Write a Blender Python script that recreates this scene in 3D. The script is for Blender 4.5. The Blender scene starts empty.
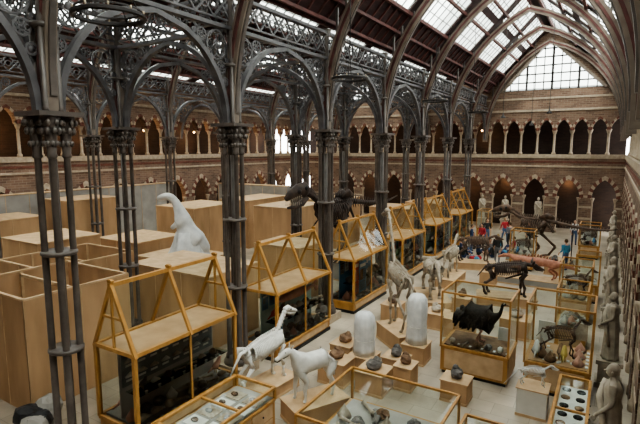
import bpy, bmesh, math, random
from mathutils import Vector, Matrix
random.seed(7)
V=Vector
pi=math.pi
col=bpy.context.scene.collection

# ---------------------------------------------------------------- materials
def nt_new(name):
    m=bpy.data.materials.new(name); m.use_nodes=True
    nt=m.node_tree; nt.nodes.clear()
    out=nt.nodes.new('ShaderNodeOutputMaterial')
    return m,nt,out
def mat(name,c,rough=.6,c2=None,scale=4.0,metal=0.0,bump=0.0,stretch=(1,1,1),detail=4,emit=None,estr=0,spec=.3):
    m,nt,out=nt_new(name); N=nt.nodes; L=nt.links
    b=N.new('ShaderNodeBsdfPrincipled'); L.new(b.outputs[0],out.inputs[0])
    b.inputs['Roughness'].default_value=rough; b.inputs['Metallic'].default_value=metal
    b.inputs['Specular IOR Level'].default_value=spec
    if c2 is None: c2=tuple(x*.72 for x in c)
    tc=N.new('ShaderNodeTexCoord'); mp=N.new('ShaderNodeMapping'); mp.inputs['Scale'].default_value=stretch
    L.new(tc.outputs['Object'],mp.inputs[0])
    no=N.new('ShaderNodeTexNoise'); no.inputs['Scale'].default_value=scale; no.inputs['Detail'].default_value=detail
    L.new(mp.outputs[0],no.inputs[0])
    cr=N.new('ShaderNodeValToRGB'); cr.color_ramp.elements[0].position=.32; cr.color_ramp.elements[1].position=.68
    cr.color_ramp.elements[0].color=(*c2,1); cr.color_ramp.elements[1].color=(*c,1)
    L.new(no.outputs[0],cr.inputs[0]); L.new(cr.outputs[0],b.inputs['Base Color'])
    if bump:
        bp=N.new('ShaderNodeBump'); bp.inputs['Strength'].default_value=bump; bp.inputs['Distance'].default_value=.03
        L.new(no.outputs[0],bp.inputs['Height']); L.new(bp.outputs[0],b.inputs['Normal'])
    if emit:
        b.inputs['Emission Color'].default_value=(*emit,1); b.inputs['Emission Strength'].default_value=estr
    return m
def brick_mat(name,c1,c2,mort,sc=1.0,bw=.42,bh=.14,ms=.012,rough=.85,floor=False):
    m,nt,out=nt_new(name); N=nt.nodes; L=nt.links
    b=N.new('ShaderNodeBsdfPrincipled'); L.new(b.outputs[0],out.inputs[0]); b.inputs['Roughness'].default_value=rough
    tc=N.new('ShaderNodeTexCoord'); sp=N.new('ShaderNodeSeparateXYZ'); L.new(tc.outputs['Object'],sp.inputs[0])
    cb=N.new('ShaderNodeCombineXYZ')
    if floor:
        L.new(sp.outputs[0],cb.inputs[0]); L.new(sp.outputs[1],cb.inputs[1])
    else:
        ad=N.new('ShaderNodeMath'); ad.operation='ADD'; L.new(sp.outputs[0],ad.inputs[0]); L.new(sp.outputs[1],ad.inputs[1])
        L.new(ad.outputs[0],cb.inputs[0]); L.new(sp.outputs[2],cb.inputs[1])
    br=N.new('ShaderNodeTexBrick'); L.new(cb.outputs[0],br.inputs[0])
    br.inputs['Color1'].default_value=(*c1,1); br.inputs['Color2'].default_value=(*c2,1); br.inputs['Mortar'].default_value=(*mort,1)
    br.inputs['Scale'].default_value=sc; br.inputs['Mortar Size'].default_value=ms
    br.inputs['Brick Width'].default_value=bw; br.inputs['Row Height'].default_value=bh
    no=N.new('ShaderNodeTexNoise'); no.inputs['Scale'].default_value=.8; no.inputs['Detail'].default_value=6
    L.new(tc.outputs['Object'],no.inputs[0])
    cr=N.new('ShaderNodeValToRGB'); cr.color_ramp.elements[0].position=.3; cr.color_ramp.elements[1].position=.7
    cr.color_ramp.elements[0].color=(.62,.6,.58,1); cr.color_ramp.elements[1].color=(1.1,1.08,1.05,1)
    L.new(no.outputs[0],cr.inputs[0])
    mx=N.new('ShaderNodeMix'); mx.data_type='RGBA'; mx.blend_type='MULTIPLY'; mx.inputs[0].default_value=1
    L.new(br.outputs[0],mx.inputs[6]); L.new(cr.outputs[0],mx.inputs[7]); L.new(mx.outputs[2],b.inputs['Base Color'])
    return m
def glass_mat(name,tint,gl=.05,ior=1.25,trl=0.0,tcol=(.9,.95,.92)):
    m,nt,out=nt_new(name); N=nt.nodes; L=nt.links
    t=N.new('ShaderNodeBsdfTransparent'); t.inputs[0].default_value=(*tint,1)
    g=N.new('ShaderNodeBsdfGlossy'); g.inputs['Roughness'].default_value=gl; g.inputs[0].default_value=(.9,.95,.95,1)
    lw=N.new('ShaderNodeFresnel'); lw.inputs[0].default_value=ior
    mx=N.new('ShaderNodeMixShader'); L.new(lw.outputs[0],mx.inputs[0]); L.new(t.outputs[0],mx.inputs[1]); L.new(g.outputs[0],mx.inputs[2])
    last=mx
    if trl>0:
        d=N.new('ShaderNodeBsdfTranslucent'); d.inputs[0].default_value=(*tcol,1)
        m2=N.new('ShaderNodeMixShader'); m2.inputs[0].default_value=trl
        L.new(mx.outputs[0],m2.inputs[1]); L.new(d.outputs[0],m2.inputs[2]); last=m2
    L.new(last.outputs[0],out.inputs[0])
    return m
IRON=mat('iron_paint',(.125,.103,.092),.38,(.065,.053,.047),3,spec=.6)
IRON_D=mat('iron_dark',(.035,.03,.03),.5,(.02,.017,.017),3)
TRAC=mat('tracery_iron',(.120,.113,.120),.45,(.062,.058,.063),3,spec=.5)
BARS=mat('glazing_bar_paint',(.22,.23,.22),.5,(.15,.16,.15),3)
RIB=mat('rib_paint',(.235,.19,.155),.5,(.15,.118,.095),2)
TIMB=mat('roof_timber',(.050,.023,.023),.7,(.026,.013,.013),5,stretch=(1,.2,1))
PURL=mat('purlin_paint',(.13,.048,.043),.6,(.065,.027,.024),3)
OAK=mat('oak_frame',(.50,.27,.085),.4,(.36,.175,.05),6,stretch=(1,1,.25))
PLY=mat('plywood',(.52,.335,.19),.6,(.39,.24,.13),2.2,stretch=(1,1,.25),detail=7)
PLY2=mat('plywood_edge',(.62,.44,.27),.6,(.46,.31,.18),3)
GREYP=mat('grey_partition',(.36,.34,.315),.7,(.27,.255,.235),1.5)
BRICK=brick_mat('brick',(.235,.148,.104),(.145,.088,.062),(.27,.215,.17))
BRICK_SHADE=brick_mat('brick_recess_shade',(.055,.032,.023),(.035,.021,.016),(.05,.037,.031))  # shaded copy of the wall brick; recess shade is put into its colour
STONE=mat('cream_stone',(.45,.37,.28),.8,(.32,.255,.19),5,bump=.2)
REDST=mat('red_stone',(.17,.065,.045),.8,(.115,.045,.033),6)
FLOOR=brick_mat('floor_slabs',(.50,.445,.37),(.42,.37,.30),(.30,.265,.22),bw=.9,bh=.6,ms=.008,rough=.3,floor=True)
BONE_W=mat('white_bone',(.74,.73,.70),.6,(.60,.59,.56),8)
BONE=mat('old_bone',(.46,.40,.32),.6,(.29,.24,.19),8)
BONE_D=mat('dark_bone',(.15,.095,.065),.5,(.065,.042,.032),6)
BONE_B=mat('black_bone',(.075,.05,.04),.5,(.03,.022,.02),6)
DINO_R=mat('reddish_model',(.50,.24,.16),.6,(.32,.13,.085),7,bump=.3)
SHEET=mat('plastic_sheet',(.74,.745,.74),.35,(.54,.55,.56),3.5,bump=.6)
WHITE=mat('white_board',(.70,.70,.67),.6,(.62,.62,.59),3)
BLACK=mat('black_paint',(.02,.02,.022),.5)
STAT=mat('statue_stone',(.46,.40,.32),.8,(.32,.275,.22),6,bump=.2)
ROCK=mat('rock',(.19,.175,.165),.8,(.085,.078,.075),6,bump=.5)
ROCKB=mat('brown_rock',(.25,.155,.095),.8,(.135,.08,.05),6,bump=.5)
FEATH=mat('dark_feathers',(.035,.028,.025),.8,(.012,.010,.009),18,bump=.8)
BLUE=mat('blue_panel',(.10,.25,.42),.5,(.06,.17,.30),3)
TEAL=mat('teal_panel',(.24,.38,.39),.5,(.38,.48,.45),2)
RED=mat('red_panel',(.42,.05,.035),.5)
YEL=mat('yellow_panel',(.58,.42,.12),.5)
PINK=mat('pink_model',(.60,.34,.26),.5,(.45,.22,.17),4)
GRN=mat('green_model',(.14,.22,.10),.6)
SLATE=mat('slate_board',(.13,.15,.16),.6,(.09,.10,.11),4)
SKIN=mat('skin',(.62,.38,.27),.5,(.56,.33,.23),4)
LAMPM=mat('lamp_glow',(1,.8,.5),.5,emit=(1,.62,.28),estr=9)
GLASS=glass_mat('case_glass',(.94,.97,.95),.04,1.26)
RGLASS=glass_mat('roof_glass',(.80,.86,.82),.3,1.08,.5,(.86,.92,.88))

# ---------------------------------------------------------------- mesh builder
class MB:
    def __init__(s): s.v=[];s.f=[];s.m=[];s.s=[];s.mats=[]
    def mi(s,m):
        if m not in s.mats: s.mats.append(m)
        return s.mats.index(m)
    def add(s,vs,fs,m,smooth=False):
        o=len(s.v); s.v+= [tuple(x) for x in vs]; k=s.mi(m)
        for f in fs: s.f.append([i+o for i in f]); s.m.append(k); s.s.append(smooth)
    def box(s,a,b,m):
        x0,y0,z0=a;x1,y1,z1=b
        vs=[(x0,y0,z0),(x1,y0,z0),(x1,y1,z0),(x0,y1,z0),(x0,y0,z1),(x1,y0,z1),(x1,y1,z1),(x0,y1,z1)]
        s.add(vs,[(0,3,2,1),(4,5,6,7),(0,1,5,4),(1,2,6,5),(2,3,7,6),(3,0,4,7)],m)
    def quad(s,pts,m): s.add(pts,[tuple(range(len(pts)))],m)
    def sweep(s,pts,w,d,side,m):
        pts=[V(p) for p in pts]; side=V(side).normalized(); vs=[];fs=[]
        n=len(pts)
        for i,p in enumerate(pts):
            t=(pts[min(i+1,n-1)]-pts[max(i-1,0)]).normalized()
            sd=(side-t*side.dot(t)).normalized()
            nr=t.cross(sd).normalized()
            for a,b in ((-1,-1),(1,-1),(1,1),(-1,1)):
                vs.append(p+sd*(w/2*a)+nr*(d/2*b))
        for i in range(n-1):
            for k in range(4):
                fs.append((4*i+k,4*i+(k+1)%4,4*i+4+(k+1)%4,4*i+4+k))
        fs.append((3,2,1,0)); e=4*(n-1); fs.append((e,e+1,e+2,e+3))
        s.add(vs,fs,m)
    def beam(s,p,q,w,m,d=None):
        p=V(p);q=V(q); t=(q-p).normalized()
        side=V((0,0,1)).cross(t) if abs(t.z)<.95 else V((1,0,0))
        s.sweep([p,q],w,d or w,side,m)
    def tube(s,pts,r,m,seg=6,flat=None):
        pts=[V(p) for p in pts]; n=len(pts)
        if not isinstance(r,(list,tuple)): r=[r]*n
        vs=[];fs=[]
        t0=(pts[1]-pts[0]).normalized()
        up=V((0,0,1)) if abs(t0.z)<.9 else V((1,0,0))
        sd=t0.cross(up).normalized()
        for i,p in enumerate(pts):
            t=(pts[min(i+1,n-1)]-pts[max(i-1,0)])
            t=t.normalized() if t.length>1e-9 else t0
            sd=(sd-t*sd.dot(t)); sd=sd.normalized() if sd.length>1e-6 else t.orthogonal().normalized()
            nr=t.cross(sd)
            for k in range(seg):
                a=2*pi*k/seg
                vs.append(p+sd*(r[i]*math.cos(a)*(flat or 1))+nr*(r[i]*math.sin(a)))
        for i in range(n-1):
            for k in range(seg):
                fs.append((seg*i+k,seg*i+(k+1)%seg,seg*i+seg+(k+1)%seg,seg*i+seg+k))
        fs.append(tuple(reversed(range(seg)))); fs.append(tuple(range(seg*(n-1),seg*n)))
        s.add(vs,fs,m,True)
    def ell(s,c,r,m,seg=12,rings=8,rot=None,noise=0):
        c=V(c); vs=[];fs=[]
        if not isinstance(r,(tuple,list)): r=(r,r,r)
        for i in range(rings+1):
            th=pi*i/rings
            for k in range(seg):
                a=2*pi*k/seg
                p=V((r[0]*math.sin(th)*math.cos(a),r[1]*math.sin(th)*math.sin(a),r[2]*math.cos(th)))
                if noise and 0<i<rings: p*=1+random.uniform(-noise,noise)
                if rot: p=rot@p
                vs.append(c+p)
        for i in range(rings):
            for k in range(seg):
                fs.append((seg*i+k,seg*(i+1)+k,seg*(i+1)+(k+1)%seg,seg*i+(k+1)%seg))
        s.add(vs,fs,m,noise==0)
    def lathe(s,c,prof,m,seg=12,fold=0,nf=9,sx=1,sy=1,ph=0):
        c=V(c); vs=[];fs=[];n=len(prof)
        for (r,z) in prof:
            for k in range(seg):
                a=2*pi*k/seg
                rr=r*(1+fold*math.cos(nf*a+ph+z*1.2))
                vs.append(c+V((rr*math.cos(a)*sx,rr*math.sin(a)*sy,z)))
        for i in range(n-1):
            for k in range(seg):
                fs.append((seg*i+k,seg*i+(k+1)%seg,seg*i+seg+(k+1)%seg,seg*i+seg+k))
        fs.append(tuple(reversed(range(seg)))); fs.append(tuple(range(seg*(n-1),seg*n)))
        s.add(vs,fs,m,True)
    def torus(s,c,R,r,ax1,ax2,m,n=14,seg=4):
        c=V(c);a1=V(ax1);a2=V(ax2);nz=a1.cross(a2); vs=[];fs=[]
        for i in range(n):
            a=2*pi*i/n; rd=a1*math.cos(a)+a2*math.sin(a)
            for k in range(seg):
                b=2*pi*(k+.5)/seg
                vs.append(c+rd*(R+r*math.cos(b))+nz*(r*math.sin(b)))
        for i in range(n):
            for k in range(seg):
                j=(i+1)%n
                fs.append((seg*i+k,seg*j+k,seg*j+(k+1)%seg,seg*i+(k+1)%seg))
        s.add(vs,fs,m)
    def prism(s,poly,ext,m):
        n=len(poly); e=V(ext)
        vs=[V(p) for p in poly]+[V(p)+e for p in poly]
        fs=[tuple(range(n)),tuple(reversed(range(n,2*n)))]
        for i in range(n):
            j=(i+1)%n; fs.append((j,i,i+n,j+n))
        s.add(vs,fs,m)
    def mesh(s,name):
        me=bpy.data.meshes.new(name); me.from_pydata(s.v,[],s.f)
        for m in s.mats: me.materials.append(m)
        me.polygons.foreach_set('material_index',s.m); me.polygons.foreach_set('use_smooth',s.s)
        me.update(); return me
    def obj(s,name,loc=(0,0,0),rz=0,sc=1):
        return place(name,s.mesh(name),loc,rz,sc)
def place(name,me,loc=(0,0,0),rz=0,sc=1):
    o=bpy.data.objects.new(name,me); col.objects.link(o); o.location=loc; o.rotation_euler=(0,0,rz)
    o.scale=(sc,sc,sc) if not isinstance(sc,tuple) else sc
    return o
def skin_into(mb,verts,edges,rad,matf,sub=1,root=0):
    me=bpy.data.meshes.new('tmp'); me.from_pydata(verts,edges,[]); me.update()
    o=bpy.data.objects.new('tmp',me); col.objects.link(o)
    sk=o.modifiers.new('s','SKIN'); sk.use_smooth_shade=True
    for i,r in enumerate(rad):
        d=me.skin_vertices[0].data[i]; d.radius=(r,r) if not isinstance(r,tuple) else r; d.use_root=(i==root)
    if sub: 
        ss=o.modifiers.new('u','SUBSURF'); ss.levels=sub; ss.render_levels=sub
    dg=bpy.context.evaluated_depsgraph_get(); dg.update()
    ev=o.evaluated_get(dg); m2=ev.to_mesh()
    vs=[v.co.copy() for v in m2.vertices]
    groups={}
    for p in m2.polygons:
        c=V((0,0,0))
        for i in p.vertices: c+=vs[i]
        c/=len(p.vertices)
        k=matf(c) if callable(matf) else matf
        groups.setdefault(k.name,(k,[]))[1].append(tuple(p.vertices))
    o0=len(mb.v); mb.v+=[tuple(x) for x in vs]
    for k,fs in groups.values():
        ii=mb.mi(k)
        for f in fs: mb.f.append([i+o0 for i in f]); mb.m.append(ii); mb.s.append(True)
    ev.to_mesh_clear(); bpy.data.objects.remove(o); bpy.data.meshes.remove(me)

# ---------------------------------------------------------------- room constants
Y0,Y1=-3.0,42.0
XL,XR=-28.5,.75
A1,A2,A3=-9.3,-14.2,-23.7
BY=[5.3+5.2*k for k in range(-1,8)]   # .1 .. 41.7
CX=-4.8
mb=MB(); mb.box((XL-3,Y0-1,-.2),(XR+3,Y1+3,0),FLOOR); mb.obj('floor')

# ---------------------------------------------------------------- arcaded walls
def arch_pts(s0,s1,zs,n=7,k=2.0):
    hw=(s1-s0)/2; R=hw*k; mid=(s0+s1)/2
    L=[]
    c=s0+R
    zt=math.sqrt(R*R-(c-mid)**2)
    a_end=math.atan2(zt,mid-c)
    for i in range(n+1):
        a=pi+(a_end-pi)*i/n
        L.append((c+R*math.cos(a),zs+R*math.sin(a)))
    Rr=[(2*mid-x,z) for x,z in L]
    return L,Rr
def arcaded_wall(name,mp,nrm,length,nb,th=.45):
    mb=MB(); p=length/nb
    def P(poly,m,d0=0,d1=th):
        a=[mp(s,z,d0) for s,z in poly]; b=V(mp(0,0,d1))-V(mp(0,0,d0)); mb.prism(a,b,m)
    def vous(s0,s1,zs,w,m1,m2,n,k,pr):
        L,R=arch_pts(s0,s1,zs,n,k); L2,R2=arch_pts(s0-w,s1+w,zs,n,k*(s1-s0)/(s1-s0+2*w)+2*w/(s1-s0+2*w)*1.0)
        for A,B in ((L,L2),(R,R2)):
            for i in range(n):
                P([A[i],A[i+1],B[i+1],B[i]],m1 if i%2 else m2,-pr,.1)
    for i in range(nb):
        s0=i*p; s1=s0+p; o0=s0+p*.17; o1=s1-p*.17; mid=(s0+s1)/2; zs=2.9; zt=5.9
        L,R=arch_pts(o0,o1,zs)
        P([(s0,0),(o0,0)]+L+[(mid,zt),(s0,zt)],BRICK)
        P([(s1,0),(o1,0)]+R+[(mid,zt),(s1,zt)],BRICK)
        vous(o0,o1,zs,.28,STONE,REDST,8,2.0,.05)
        for zb in (1.2,2.1,2.9): 
            P([(s0,zb),(o0,zb),(o0,zb+.16),(s0,zb+.16)],STONE,-.02,.1); P([(s1,zb),(o1,zb),(o1,zb+.16),(s1,zb+.16)],STONE,-.02,.1)
        for o in (o0+.02,o1-.02):
            c=mp(o,0,.12)
            mb.lathe(c,[(.15,0),(.15,.25),(.09,.32),(.085,2.5),(.10,2.55),(.17,2.82),(.18,2.9)],STONE,8)
        for j in range(2):
            g0=s0+j*p/2; g1=g0+p/2; e=.13; zsg=8.05
            L,R=arch_pts(g0+e,g1-e,zsg,5); m2=(g0+g1)/2
            P([(g0,zsg),]+L+[(m2,9.6),(g0,9.6)],BRICK)
            P([(g1,zsg),]+R+[(m2,9.6),(g1,9.6)],BRICK)
            vous(g0+e,g1-e,zsg,.14,STONE,REDST,5,2.0,.04)
            c=mp(g0,6.2,.2)
            mb.lathe(c,[(.15,0),(.15,.12),(.09,.2),(.085,1.55),(.11,1.6),(.19,1.84),(.2,1.9)],STONE,8)
    P([(0,5.9),(length,5.9),(length,6.2),(0,6.2)],STONE,-.08,th+.1)
    P([(0,5.2),(length,5.2),(length,5.33),(0,5.33)],STONE,-.05,.1)
    P([(0,5.55),(length,5.55),(length,5.68),(0,5.68)],REDST,-.03,.1)
    P([(0,9.6),(length,9.6),(length,11.2),(0,11.2)],BRICK)
    P([(0,9.55),(length,9.55),(length,9.72),(0,9.72)],STONE,-.08,.1)
    P([(0,10.5),(length,10.5),(length,10.65),(0,10.65)],STONE,-.03,.1)
    P([(0,0),(length,0),(length,11.2),(0,11.2)],BRICK_SHADE,2.7,2.9)
    P([(0,4.9),(length,4.9),(length,5.1),(0,5.1)],BRICK_SHADE,th,2.7)
    P([(0,9.9),(length,9.9),(length,10.1),(0,10.1)],TIMB,th,2.7)
    return mb.obj(name)
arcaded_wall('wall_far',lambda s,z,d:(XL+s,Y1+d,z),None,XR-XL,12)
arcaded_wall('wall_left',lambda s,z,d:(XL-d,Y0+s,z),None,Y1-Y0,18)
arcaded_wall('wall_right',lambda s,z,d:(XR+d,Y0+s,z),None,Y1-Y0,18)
mb=MB(); mb.box((XL-3,Y0-.4,0),(XR+3,Y0,16.2),BRICK); mb.obj('wall_near')

def gable(xa,xb,zap,wn):
    cx=(xa+xb)/2 if wn!=1 else CX
    mb=MB(); y=Y1
    wl,wr=xa+1.1,xb-1.1-(0.3 if wn==1 else 0)
    zt=zap-1.0; zb=11.2
    mb.prism([(xa,y,zb),(wl,y,zb),(cx,y,zt),(cx,y,zap+.3),(xa,y,zb+.3)],(0,.4,0),BRICK)
    mb.prism([(xb,y,zb),(wr,y,zb),(cx,y,zt),(cx,y,zap+.3),(xb,y,zb+.3)],(0,.4,0),BRICK)
    mb.sweep([(wl,y,zb),(cx,y,zt)],.35,.2,(0,1,0),RIB); mb.sweep([(wr,y,zb),(cx,y,zt)],.35,.2,(0,1,0),RIB)
    mb.obj('wall_far_gable')
    w=MB(); w.quad([(wl,y+.2,zb),(wr,y+.2,zb),(cx,y+.2,zt)],RGLASS)
    n=12
    for i in range(1,n):
        x=wl+(wr-wl)*i/n
        z=zb+(zt-zb)*((x-wl)/(cx-wl) if x<cx else (wr-x)/(wr-cx))
        w.beam((x,y+.17,zb),(x,y+.17,z),.16 if i in(3,6,9) else .07,IRON_D,.08)
    for j in range(0,6):
        f=j/6; z=zb+(zt-zb)*f
        w.beam((wl+(cx-wl)*f,y+.17,z),(wr+(cx-wr)*f,y+.17,z),.08 if j else .2,IRON_D,.1)
    w.obj('window_%d'%wn)
gable(A1,XR-.2,16.0,1); gable(A3,A2,16.0,2)
mb=MB(); mb.box((A2,Y1,11.2),(A1,Y1+.4,13.4),BRICK); mb.box((XL-.5,Y1,11.2),(A3,Y1+.4,12.6),BRICK); mb.obj('wall_far_attic')

# ---------------------------------------------------------------- roofs
wn=[3]
def roof(xe,ze,xr,zr,f0,f1,npurl=4,strip=True,mids=()):
    e=V((xe,0,ze)); r=V((xr,0,zr))
    def at(f,y,o=0):
        p=e.lerp(r,f); n=V((r-e)).cross(V((0,1,0))).normalized()
        if n.z<0:n=-n
        return V((p.x,y,p.z))+n*o
    t=MB()
    bands=[(0,f0),(f1,1)]+[(m-.03,m+.03) for m in mids]
    for a,b in bands:
        if b-a<.01: continue
        t.prism([at(a,Y0),at(b,Y0),at(b,Y1),at(a,Y1)],at(0,0,.1)-at(0,0,0),TIMB)
    if strip:
        for y in BY: t.prism([at(f0,y-.36,-.01),at(f1,y-.36,-.01),at(f1,y+.36,-.01),at(f0,y+.36,-.01)],at(0,0,.1)-at(0,0,0),TIMB)
    t.obj('ceiling_timber')
    g=MB(); g.quad([at(f0,Y0,.06),at(f1,Y0,.06),at(f1,Y1,.06),at(f0,Y1,.06)],RGLASS)
    y=Y0
    while y<Y1:
        g.beam(at(f0,y,.03),at(f1,y,.03),.05,BARS,.04); y+=.65
    for i in range(9):
        f=f0+(f1-f0)*i/8
        g.beam(at(f,Y0,.04),at(f,Y1,.04),.05,BARS,.02)
    g.obj('window_%d'%wn[0]); wn[0]+=1
    p=MB()
    for i in range(npurl):
        f=f0+(f1-f0)*i/(npurl-1)
        p.beam(at(f,Y0,-.08),at(f,Y1,-.08),.12,PURL,.16)
    for f in (.02,f0*.5): p.beam(at(f,Y0,-.06),at(f,Y1,-.06),.1,PURL,.12)
    y=Y0+.3
    while y<Y1:
        p.beam(at(0,y,-.03),at(f0,y,-.03),.06,PURL,.08); y+=.65
    p.obj('roof_purlins')
roof(A1,11.2,CX,15.9,.28,.93,4,True,(.62,)); roof(XR,11.2,CX,15.9,.15,.93,4,True,(.55,))
cs=(A2+A3)/2
roof(A2,11.2,cs,15.9,.27,.90,4,True,(.6,)); roof(A3,11.2,cs,15.9,.25,.90,4,True,(.6,))
ca=(A1+A2)/2
roof(A1,11.2,ca,13.2,.38,.85,3); roof(A2,11.2,ca,13.2,.38,.85,3)
roof(XL,11.2,A3,12.4,.3,.7,3)
mb=MB(); mb.box((XL-3,Y0,11.2),(XL,Y1+3,11.4),TIMB); mb.box((XR,Y0,11.2),(XR+3,Y1+3,11.4),TIMB); mb.box((XL-3,Y1+.4,11.2),(XR+3,Y1+3,11.4),TIMB); mb.obj('ceiling_cloister')

def rib_mesh(hl,hr,zs=7.7,za=14.75):
    mb=MB()
    for h,sg in ((hl,1),(hr,-1)):
        dz=za-zs; R=(h*h+dz*dz)/(2*h); pts=[]
        for i in range(17):
            zz=zs+dz*i/16
            s=R-math.sqrt(max(R*R-(zz-zs)**2,0)); pts.append((sg*(s-h),0,zz))
        mb.sweep([(pts[0][0],0,7.2)]+pts,.22,.34,(0,1,0),RIB)
        mb.sweep([(x+sg*.19,0,z-.02) for x,_,z in pts],.12,.06,(0,1,0),IRON)
        mb.sweep([(x,.13,z) for x,_,z in pts],.05,.10,(0,1,0),PURL); mb.sweep([(x,-.13,z) for x,_,z in pts],.05,.10,(0,1,0),PURL)
        for i in range(6,15,2):
            x,_,z=pts[i]; f=(h-abs(x))/h; zr=11.2+(15.9-11.2)*f
            if zr>z+.15: mb.beam((x,0,z),(x,0,zr),.08,IRON)
    return mb.mesh('rib')
rn=rib_mesh(CX-A1,.45-CX); rs=rib_mesh((A2-A3)/2,(A2-A3)/2)
for y in BY[1:]:
    place('roof_rib',rn,(CX,y,0)); place('roof_rib',rs,(cs,y,0))

# ---------------------------------------------------------------- iron columns
def column_mesh():
    mb=MB()
    mb.box((-.45,-.45,0),(.45,.45,.3),STONE); mb.lathe((0,0,.3),[(.42,0),(.40,.12),(.33,.2),(.31,.3)],IRON,16)
    mb.lathe((0,0,.3),[(.085,0),(.08,6.2)],IRON,10)
    for k in range(4):
        a=pi/4+k*pi/2+.25; x,y=.25*math.cos(a),.25*math.sin(a)
        mb.lathe((x,y,.5),[(.12,0),(.11,.1),(.07,.16),(.063,6.0),(.085,6.04)],IRON,10)
        mb.lathe((x,y,6.5),[(.075,0),(.095,.04),(.08,.1),(.115,.5),(.19,.76),(.18,.82)],IRON,10)
        for q in range(8):
            b=q*pi/4
            for zz,rr,ss in ((6.78,.11,.042),(7.02,.15,.052),(7.17,.19,.045)):
                mb.ell((x+rr*math.cos(b+zz),y+rr*math.sin(b+zz),zz),(ss,ss,ss*1.5),IRON,6,4)
    for z in (2.6,4.6):
        mb.lathe((0,0,z),[(.31,0),(.34,.02),(.34,.07),(.31,.09)],IRON,16)
    mb.box((-.43,-.43,7.29),(.43,.43,7.38),IRON)
    mb.lathe((0,0,7.38),[(.12,0),(.11,.1),(.10,3.3),(.2,3.6)],IRON,10)
    for k in range(4):
        a=pi/4+k*pi/2
        mb.lathe((.2*math.cos(a),.2*math.sin(a),7.38),[(.075,0),(.055,.08),(.05,2.5)],IRON,8)
    mb.lathe((0,0,8.9),[(.25,0),(.28,.03),(.28,.08),(.25,.11)],IRON,12)
    return mb.mesh('iron_column')
cm=column_mesh()
for x in (A1,A2,A3):
    for y in BY[1:-1]: place('iron_column',cm,(x,y,0))
def tracery_mesh(L,zt=9.9):
    mb=MB(); a=.22; half=L/2; dz=zt-.05-7.4; h=half-a
    R=(h*h+dz*dz)/(2*h); c=a+R
    for sg in (0,1):
        def X(s): return s if sg==0 else L-s
        pts=[]
        for i in range(13):
            zz=7.4+dz*i/12; s=c-math.sqrt(max(R*R-(zz-7.4)**2,0)); pts.append((0,X(s),zz))
        mb.sweep(pts,.16,.13,(1,0,0),TRAC)
        done=[]
        for tr in range(900):
            s=random.uniform(.12,half); z=random.uniform(7.9,zt)
            d=math.hypot(s-c,z-7.4)-R-.09
            if s>c: d=(z-7.4)-R-.09
            r=min(d,s-.1,zt-z-.03,.42)
            for (x2,z2,r2) in done: r=min(r,math.hypot(s-x2,z-z2)-r2)
            lim=.3 if tr<250 else (.16 if tr<550 else .07)
            if r>lim:
                done.append((s,z,r)); p=(0,X(s),z)
                mb.torus(p,r-.02,.028,(0,1,0),(0,0,1),TRAC,16 if r>.2 else 9)
                if r>.13:
                    nf=6 if r>.25 else 4
                    for q in range(nf):
                        b=2*pi*q/nf
                        mb.torus((0,X(s)+.56*r*math.cos(b),z+.56*r*math.sin(b)),r*.30,.02,(0,1,0),(0,0,1),TRAC,8)
                    mb.ell(p,(.03,.24*r,.24*r),TRAC,6,4)
                elif r>.07:
                    mb.ell(p,(.02,r*.6,r*.6),TRAC,6,4)
    for q in range(-3,4):
        mb.tube([(0,half+q*.1,zt-.05),(0,half+q*.16,zt-.22),(0,half+q*.12,zt-.34)],[.03,.025,.01],TRAC,4)
    return mb.mesh('iron_arch_tracery')
def girder_mesh(L,zb=9.95,zt=10.85):
    mb=MB()
    for z in (zb,zt): mb.beam((0,0,z),(0,L,z),.2,TRAC,.1)
    mb.beam((0,0,zb+.2),(0,L,zb+.2),.06,TRAC,.05)
    n=8; w=L/n
    for i in range(n):
        y=i*w
        mb.beam((0,y,zb+.2),(0,y+w,zt),.055,TRAC,.055); mb.beam((0,y+w,zb+.2),(0,y,zt),.055,TRAC,.055)
        mb.torus((0,y+w/2,(zb+.2+zt)/2),.17,.03,(0,1,0),(0,0,1),TRAC,10)
        mb.torus((0,y,(zb+.2+zt)/2),.12,.025,(0,1,0),(0,0,1),TRAC,8)
    return mb.mesh('lattice_girder')
tm=tracery_mesh(5.2); gm=girder_mesh(5.2)
for x in (A1,A2,A3):
    for y in BY[:-1]:
        place('iron_arch_tracery',tm,(x,y,0)); place('lattice_girder',gm,(x,y,0))
tx=tracery_mesh(4.9); gx=girder_mesh(4.9)
for y in BY[1:-1]:
    place('iron_arch_tracery',tx,(A1,y,0),pi/2); place('lattice_girder',gx,(A1,y,0),pi/2)
    place('iron_arch_tracery',tx,(A3,y,0),pi/2,(1,.97,1))
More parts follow.
